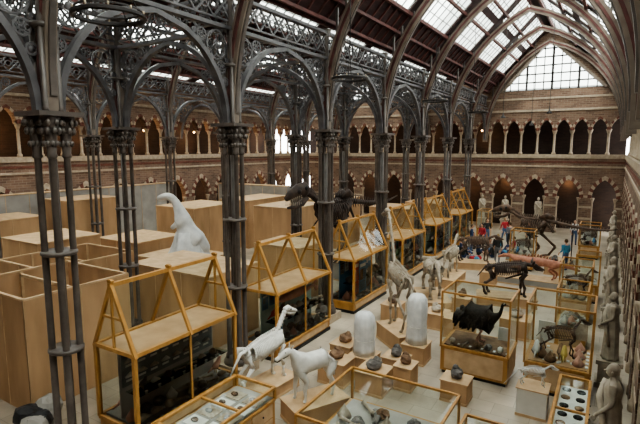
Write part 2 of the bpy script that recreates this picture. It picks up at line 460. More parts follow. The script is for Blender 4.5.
# ---------------------------------------------------------------- chandeliers
def chandelier(x,y,z,top,R=.62):
    mb=MB(); mb.torus((0,0,0),R,.045,(1,0,0),(0,1,0),IRON_D,28,6); mb.torus((0,0,.1),R*.93,.02,(1,0,0),(0,1,0),IRON_D,28,4)
    for k in range(4):
        a=k*pi/2+.4; mb.tube([(R*math.cos(a),R*math.sin(a),0),(0,0,1.1)],.012,IRON_D,4)
    for k in range(10):
        a=k*pi/5; mb.tube([(R*math.cos(a),R*math.sin(a),.02),(R*math.cos(a),R*math.sin(a),.10)],[.015,.02],STONE,6)
    mb.tube([(0,0,1.05),(0,0,top-z)],.02,IRON_D,5)
    mb.obj('ring_chandelier',(x,y,z))
for y in (5.85,15.3,24.7,34.0): chandelier(-8.1,y,9.1,12.35)
for x,y,z in ((-6.3,33,8.6),(-5.0,36,8.2),(-3.6,33,8.8),(-7.0,28,9.2)):
    mb=MB(); zt=15.8-abs(x-CX)*1.0
    mb.tube([(0,0,.3),(0,0,zt-z)],.014,IRON_D,4); mb.lathe((0,0,0),[(.16,0),(.15,.06),(.05,.2),(.03,.34)],IRON_D,10); mb.obj('pendant_lamp',(x,y,z))

def lamp(x,y,z,e=60,r=.08):
    mb=MB(); mb.ell((0,0,0),r,LAMPM,10,7); mb.lathe((0,0,r*.8),[(r*.5,0),(.03,.08),(.02,.5)],IRON_D,8); mb.obj('globe_lamp',(x,y,z))
    l=bpy.data.lights.new('lamp_light','POINT'); l.energy=e; l.color=(1,.62,.32); l.shadow_soft_size=.25
    o=bpy.data.objects.new('lamp_light',l); col.objects.link(o); o.location=(x,y,z-.45)
for i in range(7):
    y=9+i*5; lamp(XL-1.4,y,8.0,110); lamp(XL-1.3,y+2,3.6,60)
for x in (-26,-21,-16,-11): lamp(x,Y1+1.6,3.9,70); lamp(x+1,Y1+1.6,8.2,50)
for x in (-7.9,-3.1): lamp(x,Y1+2.2,4.3,45,.06)

# ---------------------------------------------------------------- display cases
def glass_box(mb,a,b,m=GLASS,top=True):
    x0,y0,z0=a;x1,y1,z1=b
    mb.quad([(x0,y0,z0),(x1,y0,z0),(x1,y0,z1),(x0,y0,z1)],m); mb.quad([(x0,y1,z0),(x1,y1,z0),(x1,y1,z1),(x0,y1,z1)],m)
    mb.quad([(x0,y0,z0),(x0,y1,z0),(x0,y1,z1),(x0,y0,z1)],m); mb.quad([(x1,y0,z0),(x1,y1,z0),(x1,y1,z1),(x1,y0,z1)],m)
    if top: mb.quad([(x0,y0,z1),(x1,y0,z1),(x1,y1,z1),(x0,y1,z1)],m)
def frame_box(mb,a,b,w,m):
    x0,y0,z0=a;x1,y1,z1=b
    for x in (x0,x1):
        for y in (y0,y1): mb.beam((x,y,z0),(x,y,z1),w,m)
    for z in (z0,z1):
        for x in (x0,x1): mb.beam((x,y0,z),(x,y1,z),w,m)
        for y in (y0,y1): mb.beam((x0,y,z),(x1,y,z),w,m)
SPC=[RED,YEL,BLUE,PINK,BONE_W,ROCK,BONE,BLACK,GRN,ROCKB,BONE_W,BONE,ROCK,ROCKB,BONE,BONE_D,BONE_D]
def little(mb,x,y,z,kind=None,s=1.0):
    """a small specimen with label: skull, shell, bird, bone or rock"""
    k=random.randrange(5) if kind is None else kind; m=random.choice(SPC)
    t=MB()
    if k==0: t.tube([(0,-.14,.08),(0,-.03,.12),(0,.08,.09),(0,.17,.05)],[.05,.085,.05,.02],random.choice([BONE,BONE_W]),7)
    elif k==1: t.lathe((0,0,0),[(.10,0),(.13,.05),(.08,.13),(.03,.2),(.005,.25)],random.choice([BONE,PINK,ROCKB,BONE_W]),9,fold=.1,nf=4)
    elif k==2:
        t.tube([(0,-.12,.14),(0,0,.17),(0,.1,.24),(0,.13,.33),(0,.2,.33)],[.02,.08,.06,.04,.008],m,8); t.tube([(0,-.1,.15),(0,-.25,.1)],[.04,.015],m,6,.5)
        for q in (-.03,.03): t.tube([(q,0,.12),(q,.01,0)],.01,YEL,4)
    elif k==3:
        t.tube([(-.05,-.17,.04),(-.04,-.13,.05),(0,0,.05),(.04,.13,.05),(.05,.17,.04)],[.05,.035,.022,.035,.05],BONE,6)
    else: t.ell((0,0,.09),(.11,.13,.1),random.choice([ROCK,ROCKB,BONE,BONE_D]),9,6,noise=.14)
    t.box((.14,-.05,0),(.2,.05,.012),WHITE)
    o=len(mb.v); mb.v+=[(x+a*s,y+b*s,z+c*s) for a,b,c in t.v]
    for f,mi_,sm in zip(t.f,t.m,t.s): mb.f.append([i+o for i in f]); mb.m.append(mb.mi(t.mats[mi_])); mb.s.append(sm)
def poster(mb,x,y0,y1,z0,z1,m):
    """a label board in the plane x: ground, heading, text lines and a picture block"""
    mb.box((x,y0,z0),(x+.012,y1,z1),m); w=y1-y0; h=z1-z0
    mb.box((x+.012,y0+w*.1,z1-h*.18),(x+.016,y1-w*.1,z1-h*.08),BLACK if m in (WHITE,BONE) else WHITE)
    mb.box((x+.012,y0+w*.1,z1-h*.6),(x+.016,y0+w*.55,z1-h*.25),random.choice([ROCKB,BLUE,SLATE,BONE]))
    for q in range(5): mb.box((x+.012,y0+w*.62,z1-h*(.3+q*.07)),(x+.016,y1-w*.1,z1-h*(.275+q*.07)),SLATE)
    for q in range(4): mb.box((x+.012,y0+w*.1,z1-h*(.7+q*.07)),(x+.016,y1-w*.15,z1-h*(.675+q*.07)),SLATE)
def gabled_case(y,kind):
    mb=MB(); w,l,e,r=.68,1.62,2.2,3.7
    mb.box((-w-.03,-l-.03,0),(w+.03,l+.03,.12),BLACK); mb.box((-w,-l,.12),(w,l,.42),OAK)
    for sx in (-1,1):
        mb.box((sx*(w+.005)-.012,-l+.15,.17),(sx*(w+.005)+.012,l-.15,.38),PLY2)
    frame_box(mb,(-w,-l,.42),(w,l,e),.09,OAK)
    for yy in (-l,0,l):
        for sx in (-1,1):
            mb.beam((sx*(w+.05),yy,e-.05),(-sx*.05,yy,r+.12),.075,OAK)
    for yy in (-l,l): mb.beam((0,yy,e),(0,yy,r),.05,OAK); mb.beam((-w*.5,yy,(e+r)/2),(w*.5,yy,(e+r)/2),.05,OAK)
    mb.beam((0,-l-.05,r),(0,l+.05,r),.09,OAK)
    mb.box((-w+.04,-l+.04,e-.03),(w-.04,l-.04,e),PLY)
    for sx in (-1,1): mb.beam((sx*w,0,.42),(sx*w,0,e),.05,OAK)
    glass_box(mb,(-w,-l,.42),(w,l,e-.03),top=False)
    for sx in (-1,1): mb.quad([(sx*w,-l,e),(sx*w,l,e),(0,l,r),(0,-l,r)],GLASS)
    for yy in (-l,l): mb.quad([(-w,yy,e),(w,yy,e),(0,yy,r)],GLASS)
    back={0:GREYP,1:TEAL,2:BLUE,3:WHITE,4:TEAL,5:WHITE}[kind]
    mb.box((-.08,-l+.12,.42),(-.04,l-.12,2.1),back)
    mb.box((-w+.08,-l+.1,.42),(w-.08,l-.1,.47),GREYP)
    for i in range(6): little(mb,-.42,-l+.4+i*.5,.47)
    mb.box((.1,-l+.15,1.15),(w-.1,l-.15,1.165),GLASS)
    if kind==0:
        mb.box((-.035,-1.45,1.2),(-.02,1.45,2.05),SLATE)
        for i in range(8):
            for j in range(2):
                yy=-1.25+i*.35; zz=1.43+j*.36
                mb.tube([(.0,yy-.13,zz),(.03,yy,zz+.05),(.0,yy+.13,zz-.02)],[.02,.06,.015],BONE if (i+j)%3 else BONE_W,6)
                mb.box((-.018,yy-.1,zz-.13),(-.012,yy+.1,zz-.08),WHITE)
        for i in range(8): little(mb,.2,-1.4+i*.39,.47,None,1.2); little(mb,.48,-1.3+i*.37,.47,random.choice([0,3,4]))
        for i in range(7): little(mb,.35,-1.2+i*.38,1.165,random.choice([0,3,4,2]),.8)
    else:
        for i in range(8):
            yy=-l+.3+i*.38
            little(mb,.2,yy,.47,None,1.5); little(mb,.45,yy+.15,.47,4 if i%2 else 1,1.1); little(mb,.25,yy+.1,1.165,None,1.3)
            poster(mb,-.035,yy-.13,yy+.17,1.5+.06*(i%2),2.0,random.choice([WHITE,WHITE,BONE,BLUE,RED,YEL,SLATE]))
        if kind==1:
            mb.tube([(.4,-1.2,1.8),(.42,-.9,1.85),(.45,-.2,1.9),(.42,.5,1.8),(.4,1.0,1.85)],[.02,.14,.2,.08,.02],PINK,8)
            mb.tube([(.4,.95,1.85),(.4,1.2,2.05)],[.03,.1],PINK,6,.3); mb.tube([(.4,.95,1.85),(.4,1.2,1.65)],[.03,.12],PINK,6,.3)
        if kind==2:
            poster(mb,w-.1,-l+.08,-l+.6,.7,2.1,RED); poster(mb,w-.1,-l+.66,-l+1.3,.7,2.0,BLUE)
    mb.obj('gabled_display_case',(A1,y,0))
for k in range(6): gabled_case(8.0+5.2*k,k)

def rock(mb,c,r,m=ROCK): mb.ell(c,r,m,10,7,noise=.13)
def table_case(name,x0,x1,y0,y1,h,kind):
    mb=MB(); cx,cy=(x0+x1)/2,(y0+y1)/2; a,b=(x1-x0)/2,(y1-y0)/2
    mb.box((-a,-b,.12),(a,b,h-.28),OAK); mb.box((-a+.06,-b+.06,0),(a-.06,b-.06,.12),BLACK)
    n=max(2,int(b*2/.7))
    for i in range(n):
        q0=-b+.06+i*(2*b-.12)/n; q1=q0+(2*b-.12)/n-.05
        for sx in (-1,1):
            for z0,z1 in ((.2,h*.42),(h*.45,h-.34)):
                mb.box((sx*(a+.01)-.012,q0,z0),(sx*(a+.01)+.012,q1,z1),PLY2); mb.ell((sx*(a+.03),(q0+q1)/2,(z0+z1)/2),.022,BLACK,6,5)
    mb.box((-a+.03,-b+.03,h-.28),(a-.03,b-.03,h-.24),GREYP if kind=='t' else WHITE)
    frame_box(mb,(-a,-b,h-.28),(a,b,h),.06,OAK)
    mb.beam((-a,0,h),(a,0,h),.05,OAK)
    glass_box(mb,(-a,-b,h-.25),(a,b,h))
    if kind=='discs':
        for i in range(8):
            for j in range(2):
                x=-a+.17+j*(2*a-.34); y=-b+.25+i*(2*b-.5)/7
                mb.lathe((x,y,h-.24),[(.1,0),(.1,.03),(.06,.05)],BLACK if (i+j)%3 else ROCKB,12)
    else:
        for i in range(5):
            for j in range(2):
                mb.box((-a+.1+j*a*.95,-b+.15+i*.42,h-.24),(-a+.1+j*a*.95+a*.75,-b+.15+i*.42+.34,h-.225),WHITE if i%2 else BONE)
                rock(mb,(-a+.1+j*a*.95+a*.35,-b+.3+i*.42,h-.19),(.09,.07,.04),random.choice([ROCK,ROCKB,BONE_D]))
    mb.obj(name,(cx,cy,0))
table_case('table_display_case',-7.5,-6.35,6.0,8.4,1.2,'t')
table_case('table_display_case',-.78,-.12,9.6,13.1,.95,'discs')

def glass_case(x0,x1,y0,y1,base,h,content,fw=.05,frame=OAK):
    mb=MB(); cx,cy=(x0+x1)/2,(y0+y1)/2; a,b=(x1-x0)/2,(y1-y0)/2
    mb.box((-a+.04,-b+.04,0),(a-.04,b-.04,.1),BLACK); mb.box((-a,-b,.1),(a,b,base),OAK)
    for sx in (-1,1):
        mb.box((-a+.12,sx*(b+.005)-.012,.18),(a-.12,sx*(b+.005)+.012,base-.08),PLY2)
        mb.box((sx*(a+.005)-.012,-b+.12,.18),(sx*(a+.005)+.012,b-.12,base-.08),PLY2)
    mb.box((-a-.03,-b-.03,base-.03),(a+.03,b+.03,base+.02),OAK)
    frame_box(mb,(-a,-b,base),(a,b,h),fw,frame); glass_box(mb,(-a,-b,base),(a,b,h))
    content(mb,a,b,base+.02)
    mb.obj('glass_display_case',(cx,cy,0))

def ostrich(mb,a,b,z):
    mb.box((-a+.08,-b+.08,z-.01),(a-.08,b-.08,z+.03),ROCKB)
    z+=.03
    def T(x,y,zz): return (x,y,z+zz)
    vs=[T(-.05,0,.74),T(-.36,0,.78),T(-.60,0,.72),T(.28,0,.78),T(.46,0,.88),T(.56,0,.98),T(.60,0,1.14),T(.62,0,1.28),T(.72,0,1.28)]
    es=[(0,1),(1,2),(0,3),(3,4),(4,5),(5,6),(6,7),(7,8)]
    skin_into(mb,vs,es,[.36,.33,.18,.27,.12,.06,.045,.055,.03],FEATH,2)
    for sy in (-1,1):
        for i in range(34):
            x=-.62+random.uniform(0,.9); zz=.66+random.uniform(0,.30)
            mb.tube([T(x,sy*.22,zz),T(x-.06,sy*.36,zz-.08),T(x-.10,sy*.38,zz-.24)],[.07,.065,.03],FEATH,5)
        mb.tube([T(-.05,sy*.12,.6),T(.08,sy*.13,.4),T(-.03,sy*.13,.18),T(.0,sy*.13,.04)],[.09,.045,.028,.03],PINK,7)
        for t in (-.05,.05): mb.tube([T(0,sy*.13,.04),T(.16,sy*.13+t,.02)],[.03,.015],PINK,5)
        mb.ell(T(.66,sy*.05,1.31),.012,BONE_W,6,4)
    for i in range(14): mb.tube([T(-.5,0,.8),T(-.66,random.uniform(-.15,.15),.76),T(-.72,random.uniform(-.2,.2),.60)],[.08,.09,.03],FEATH,5)
    mb.tube([T(.72,0,1.28),T(.83,0,1.25)],[.025,.006],ROCKB,6)
    for i in range(5): little(mb,-a+.3+i*.34,-b+.22,z,random.choice([0,3,4]))
    mb.box((a-.5,b-.2,z),(a-.15,b-.17,z+.4),WHITE)

def quad_skel(mb,m,L=1.5,H=1.25,neck=(.45,.55),skull=.42,r=.03,z0=0,tail=.5,ribs=13,belly=.42,tall=0,headdrop=.35,horns=None,ry=.2):
    """forward +x; hips at -L/2, shoulders at +L/2"""
    zs=z0+H
    hp=V((-L*.5,0,zs-.05)); sh=V((L*.42,0,zs+.02))
    spine=[hp.lerp(sh,i/8)+V((0,0,.05*math.sin(pi*i/8)+tall*i/8)) for i in range(9)]
    top=spine[-1]
    nk=[top+V((neck[0]*t,0,neck[1]*(t**.8) if neck[1]>0 else neck[1]*t)) for t in (.33,.66,1)]
    mb.tube([hp+V((-tail*.9,0,-tail*.9)),hp+V((-tail*.5,0,-tail*.35)),hp+V((-.12,0,0))]+spine+nk,[r*.3,r*.6,r]+[r*1.25]*9+[r*1.2,r*1.1,r],m,7)
    n=18
    for i in range(n):
        p=hp.lerp(sh,i/n)+V((0,0,.05*math.sin(pi*i/n)+tall*i/n))
        hh=.05+.09*H*(.4+.6*(i/n)**2)
        mb.tube([p,p+V((-.04,0,hh))],[r*.7,r*.4],m,4,.5)
    for i in range(8):
        t=i/7; p=top.lerp(nk[-1],t); mb.ell(p,(r*1.5,r*1.9,r*1.5),m,6,4)
    for i in range(ribs):
        f=.22+.78*i/(ribs-1)
        p=hp.lerp(sh,f)+V((0,0,.05*math.sin(pi*f)+tall*f))
        d=H*belly*(.72+.28*math.sin(pi*(.15+.8*i/(ribs-1)))); w=H*ry*(.75+.35*math.sin(pi*(1-i/(ribs-1)*.75)))
        for sy in (-1,1):
            mb.tube([p,p+V((-.01,sy*w*.7,-d*.08)),p+V((-.03,sy*w,-d*.4)),p+V((-.05,sy*w*.85,-d*.75)),p+V((0,sy*w*.15,-d))],[r*.5,r*.5,r*.5,r*.45,r*.35],m,5)
    s0=hp.lerp(sh,.5)+V((0,0,-H*belly)); s1=sh+V((0.02,0,-H*belly*.8+tall))
    mb.tube([s0,s1],[r*.6,r],m,5)
    for sy in (-1,1):
        w=H*ry*.75
        hipj=hp+V((.02,sy*w*.7,-.08*H)); gy=sy*w*.8
        mb.tube([hp+V((.12,sy*.04,.03)),hp+V((0,sy*w,.02)),hipj+V((-.08,0,-.03))],[r*1.4,r*2,r*.9],m,6,.5)
        knee=V((hp.x+.17*H,gy,z0+H*.58)); hock=V((hp.x-.12*H,gy,z0+H*.33)); fet=V((hp.x-.06*H,gy,z0+H*.08)); toe=V((hp.x-.0*H,gy,z0+.01))
        off=.05*sy*H
        for v in (knee,hock,fet,toe): v.x+=off
        mb.tube([hipj,hipj.lerp(knee,.5),knee],[r*1.7,r*1.0,r*1.6],m,7)
        mb.tube([knee,knee.lerp(hock,.5),hock],[r*1.5,r*.85,r*1.2],m,7); mb.tube([hock+V((-.05*H,0,.05*H)),hock,hock.lerp(fet,.5),fet],[r*.6,r*1.2,r*.75,r*1.1],m,7)
        mb.tube([fet,toe,toe+V((.04*H,0,0))],[r*.9,r*1.4,r*.8],m,7)
        shj=sh+V((.1*H,sy*w*.7,-.32*H+tall)); mb.tube([sh+V((-.02,sy*w*.55,.03+tall)),shj],[r*2.6,r*1.4],m,6,.4)
        elb=V((sh.x-.04*H,sy*w*.75,z0+H*.52+tall*.5)); wr=V((sh.x+.02*H,sy*w*.75,z0+H*.30)); ft=V((sh.x+.0*H,sy*w*.75,z0+H*.07)); te=V((sh.x+.05*H,sy*w*.75,z0+.01))
        off=-.05*sy*H
        for v in (wr,ft,te): v.x+=off
        mb.tube([shj,shj.lerp(elb,.5),elb],[r*1.5,r*.95,r*1.4],m,7)
        mb.tube([elb+V((-.05*H,0,.04*H)),elb,elb.lerp(wr,.5),wr],[r*.7,r*1.3,r*.8,r*1.2],m,7)
        mb.tube([wr,wr.lerp(ft,.5),ft],[r*1.1,r*.7,r*1.05],m,7); mb.tube([ft,te,te+V((.04*H,0,0))],[r*.9,r*1.4,r*.8],m,7)
    h=nk[-1]; dx=skull; dzz=-skull*headdrop
    mb.tube([h+V((-.06*dx,0,.02)),h+V((.18*dx,0,dzz*.1+.03*dx)),h+V((.5*dx,0,dzz*.5)),h+V((.9*dx,0,dzz*.92)),h+V((dx,0,dzz))],[skull*.10,skull*.21,skull*.15,skull*.085,skull*.05],m,8,.8)
    mb.tube([h+V((.1*dx,0,-.16*dx)),h+V((.3*dx,0,dzz*.35-.22*dx)),h+V((.85*dx,0,dzz-.1*dx))],[skull*.07,skull*.09,skull*.04],m,6,1.3)
    for sy in (-1,1):
        mb.ell(h+V((.3*dx,sy*skull*.16,dzz*.3+.05*dx)),skull*.05,BLACK,6,5)
        if horns:
            b=h+V((.1*dx,sy*skull*.12,.16*dx))
            mb.tube([b,b+V((-.05,sy*horns*.6,.02)),b+V((.0,sy*horns,horns*.6))],[r*1.2,r,r*.3],m,6)
def quad_solid(mb,m,L=1.2,H=1.0,neck=(.35,.4),head=.35,k=1.0,tail=(-.3,-.5),drop=.4,tailr=.03):
    """continuous-skin quadruped, forward +x"""
    z=H
    vs=[(0,0,z*.80),(L*.25,0,z*.80),(L*.46,0,z*.86),(-L*.28,0,z*.83),(-L*.48,0,z*.84)]
    rad=[(.20*k*H,.21*k*H),(.22*k*H,.235*k*H),(.16*k*H,.19*k*H),(.18*k*H,.185*k*H),(.14*k*H,.15*k*H)]
    es=[(0,1),(1,2),(0,3),(3,4)]
    s=V(vs[2])
    def ad(p,r,par):
        vs.append(tuple(p)); rad.append(r); es.append((par,len(vs)-1)); return len(vs)-1
    i=ad(s+V((neck[0]*.5,0,neck[1]*.5)),.115*k*H,2); i=ad(s+V((neck[0],0,neck[1])),.085*k*H,i); hd=V(vs[i])
    i=ad(hd+V((head*.35,0,-head*drop*.2)),head*.23,i); i=ad(hd+V((head*.75,0,-head*drop*.75)),head*.14,i); i=ad(hd+V((head,0,-head*drop)),head*.11,i)
    t=ad(V(vs[4])+V((tail[0]*.5,0,tail[1]*.4)),tailr*2.2,4); ad(V(vs[4])+V((tail[0],0,tail[1])),tailr,t)
    for sy in (-1,1):
        y=sy*.13*H*k
        o=.05*sy*H
        j=ad(V((-L*.42,y,z*.62)),.105*H*k,4); j=ad(V((-L*.36+o,y,z*.50)),.07*H*k,j); j=ad(V((-L*.52+o,y,z*.31)),.042*H*k,j); j=ad(V((-L*.49+o,y,z*.10)),.03*H*k,j); ad(V((-L*.45+o,y,z*.025)),.04*H*k,j)
        j=ad(V((L*.42,y,z*.60)),.085*H*k,2); j=ad(V((L*.38-o,y,z*.48)),.058*H*k,j); j=ad(V((L*.42-o,y,z*.29)),.042*H*k,j); j=ad(V((L*.41-o,y,z*.09)),.028*H*k,j); ad(V((L*.45-o,y,z*.025)),.04*H*k,j)
    skin_into(mb,vs,es,rad,m,2)
    for sy in (-1,1):
        mb.tube([hd+V((.02,sy*head*.13,head*.15)),hd+V((-.02,sy*head*.26,head*.38))],[head*.07,head*.02],m,6,.6)
        mb.ell(hd+V((head*.42,sy*head*.16,0)),head*.035,BLACK,6,5)
def plinth(mb,x0,x1,y0,y1,h,m=PLY):
    mb.box((x0,y0,0),(x1,y1,h-.03),m); mb.box((x0-.025,y0-.025,h-.03),(x1+.025,y1+.025,h),PLY2); mb.box((x0-.012,y0-.012,0),(x1+.012,y1+.012,.07),PLY2)
def mounted(name,loc,rz,ph,pw,pl,**kw):
    p=MB(); plinth(p,-pl,pl,-pw,pw,ph); p.obj('display_plinth',loc,rz)
    m=kw.pop('m'); mb=MB(); quad_skel(mb,m,**kw); mb.obj(name,(loc[0],loc[1],ph),rz)
glass_case(-4.05,-2.15,13.6,15.0,.85,2.5,ostrich)
def small_skel(mb,a,b,z):
    mb.box((-a+.08,-b+.08,z-.01),(a-.08,b-.08,z+.02),PLY)
    quad_skel(mb,BONE_D,L=.7,H=.75,neck=(.2,.35),skull=.25,r=.022,z0=z+.02,tail=.3)
    for i in range(6): little(mb,random.uniform(-a+.25,a-.3),-b+.25+.06*i,z+.02,None,1.2)
    for i in range(5): little(mb,-a+.25,-b+.3+i*.25*b/.8,z+.02,None,1.3); little(mb,a-.3,-b+.3+i*.25*b/.8,z+.02,None,1.2)
    mb.box((-a+.15,b-.12,z+.1),(-a+.6,b-.09,z+.7),WHITE); mb.box((a-.5,b-.12,z+.3),(a-.15,b-.09,z+.8),BONE)
glass_case(-1.75,-.15,13.75,15.4,.85,2.5,small_skel)
def bones(mb,a,b,z):
    mb.box((-a+.06,-b+.06,z),(a-.06,b-.06,z+.03),GREYP)
    for i in range(9):
        x=random.uniform(-a+.35,a-.35); y=random.uniform(-b+.35,b-.35); t=random.uniform(0,pi)
        d=V((math.cos(t),math.sin(t),0))*.26; c=V((x,y,z+.12))
        mb.tube([c-d,c-d*.8,c,c+d*.8,c+d],[.07,.05,.03,.05,.07],random.choice([BONE,ROCK,BONE_W]),7)
        rock(mb,(random.uniform(-a+.3,a-.3),random.uniform(-b+.3,b-.3),z+.13),(.16,.13,.12),random.choice([ROCK,BONE,ROCKB]))
    for i in range(int(b*3)):
        for x in (-a+.25,0,a-.35): little(mb,x,-b+.3+i*.62,z+.03,random.choice([0,1,3,4]),1.3)
glass_case(-5.0,-2.45,7.3,9.7,.7,1.5,bones); glass_case(-2.2,-1.0,7.2,9.3,.6,1.35,bones)
glass_case(-4.6,-3.4,27.8,28.9,.8,2.2,small_skel); glass_case(-1.5,-.4,20.5,22,.8,2.2,small_skel)
glass_case(-1.1,-.2,23.3,24.4,.8,2.1,bones); glass_case(-1.3,-.4,17.2,18.6,.8,2.1,bones)
glass_case(-1.5,-.4,32.8,34.2,.8,2.1,small_skel); glass_case(-8.4,-7.6,36.2,37.6,.8,2.1,bones)

mounted('horse_skeleton',(-7.75,9.75,0),pi/2-.12,.35,.42,1.0,m=BONE_W,L=1.35,H=1.15,neck=(.35,.55),skull=.5,r=.046,ribs=21,ry=.24,tail=.6,tall=.12)
p=MB(); plinth(p,-.75,.75,-.42,.42,.5); p.obj('display_plinth',(-6.0,9.6,0),-pi/2-.5)
mb=MB(); quad_solid(mb,BONE_W,L=1.0,H=1.2,neck=(.2,.35),head=.42,k=1.0,tail=(-.08,-.55)); mb.obj('white_pony_cast',(-6.0,9.6,.5),-pi/2-.5)
mounted('giraffe_skeleton',(-5.9,14.9,0),pi/2+.9,.6,.45,.8,m=BONE,L=1.0,H=1.9,neck=(.5,1.75),skull=.5,r=.045,ribs=12,ry=.14,belly=.33,tall=.25)
mounted('elephant_skeleton',(-6.3,19.6,0),-pi/2+.5,.45,.6,1.1,m=BONE,L=1.5,H=1.45,neck=(.25,.1),skull=.7,r=.07,ribs=14,ry=.25,headdrop=.9)
mounted('horse_skeleton',(-6.6,23.3,0),pi/2,.45,.5,1.1,m=BONE,L=1.4,H=1.3,neck=(.4,.5),skull=.5,r=.045)
mounted('cattle_skeleton',(-6.3,27.0,0),.3,.4,.5,1.1,m=BONE_D,L=1.4,H=1.3,neck=(.4,.15),skull=.5,r=.05)
mounted('bison_skeleton',(-3.6,21.4,0),.25,.4,.5,1.2,m=BONE_B,L=1.5,H=1.25,neck=(.35,-.05),skull=.5,r=.06,ribs=16,ry=.24,horns=.3,tall=.15)
p=MB(); plinth(p,-.35,.35,-.3,.3,.75,WHITE); p.obj('display_plinth',(-1.35,12.6,0))
mb=MB(); quad_skel(mb,BONE_W,L=.5,H=.42,neck=(.15,.12),skull=.2,r=.018,ribs=12); mb.obj('dog_skeleton',(-1.35,12.6,.75),.2)

for (x,y,w,l,h,m) in ((-6.45,11.5,.42,.35,.7,ROCKB),(-5.3,11.6,.4,.38,.62,ROCK),(-4.6,12.2,.25,.3,.7,ROCKB),(-5.15,12.85,.35,.3,.55,ROCK),(-3.2,12.3,.35,.3,.6,ROCK),(-6.9,12.9,.35,.4,.6,ROCKB),(-4.3,16.7,.5,.35,.7,ROCK),(-5.3,17.2,.4,.4,.6,BONE),(-2.6,17.8,.5,.4,.7,BONE),(-4.9,24.0,.35,.35,.7,ROCKB),(-2.4,28.0,.4,.4,.7,ROCK),(-7.0,17.0,.35,.4,.7,BONE_D),(-4.9,19.2,.35,.3,.7,ROCKB)):
    p=MB(); plinth(p,-w,w,-l,l,h); p.obj('display_plinth',(x,y,0))
    p=MB(); rock(p,(0,0,.12),(w*.6,l*.55,.14),m); rock(p,(w*.2,.02,.2),(w*.3,l*.35,.13),m); p.obj('fossil_specimen',(x,y,h),random.uniform(0,3))
def sheeted(x,y,h,r,base,name='sheeted_exhibit'):
    p=MB(); plinth(p,-r*1.1,r*1.1,-r*1.1,r*1.1,base); p.obj('display_plinth',(x,y,0))
    m=MB(); m.lathe((0,0,0),[(r,0),(r*.96,h*.15),(r*.9,h*.4),(r*.95,h*.7),(r*.86,h*.88),(r*.6,h*.97),(r*.15,h)],SHEET,36,fold=.06,nf=9)
    m.torus((0,0,h*.35),r*.93,.012,(1,0,0),(0,1,0),WHITE,24); m.obj(name,(x,y,base))
sheeted(-6.0,12.4,1.3,.33,.6); sheeted(-4.95,14.0,1.6,.33,.6)

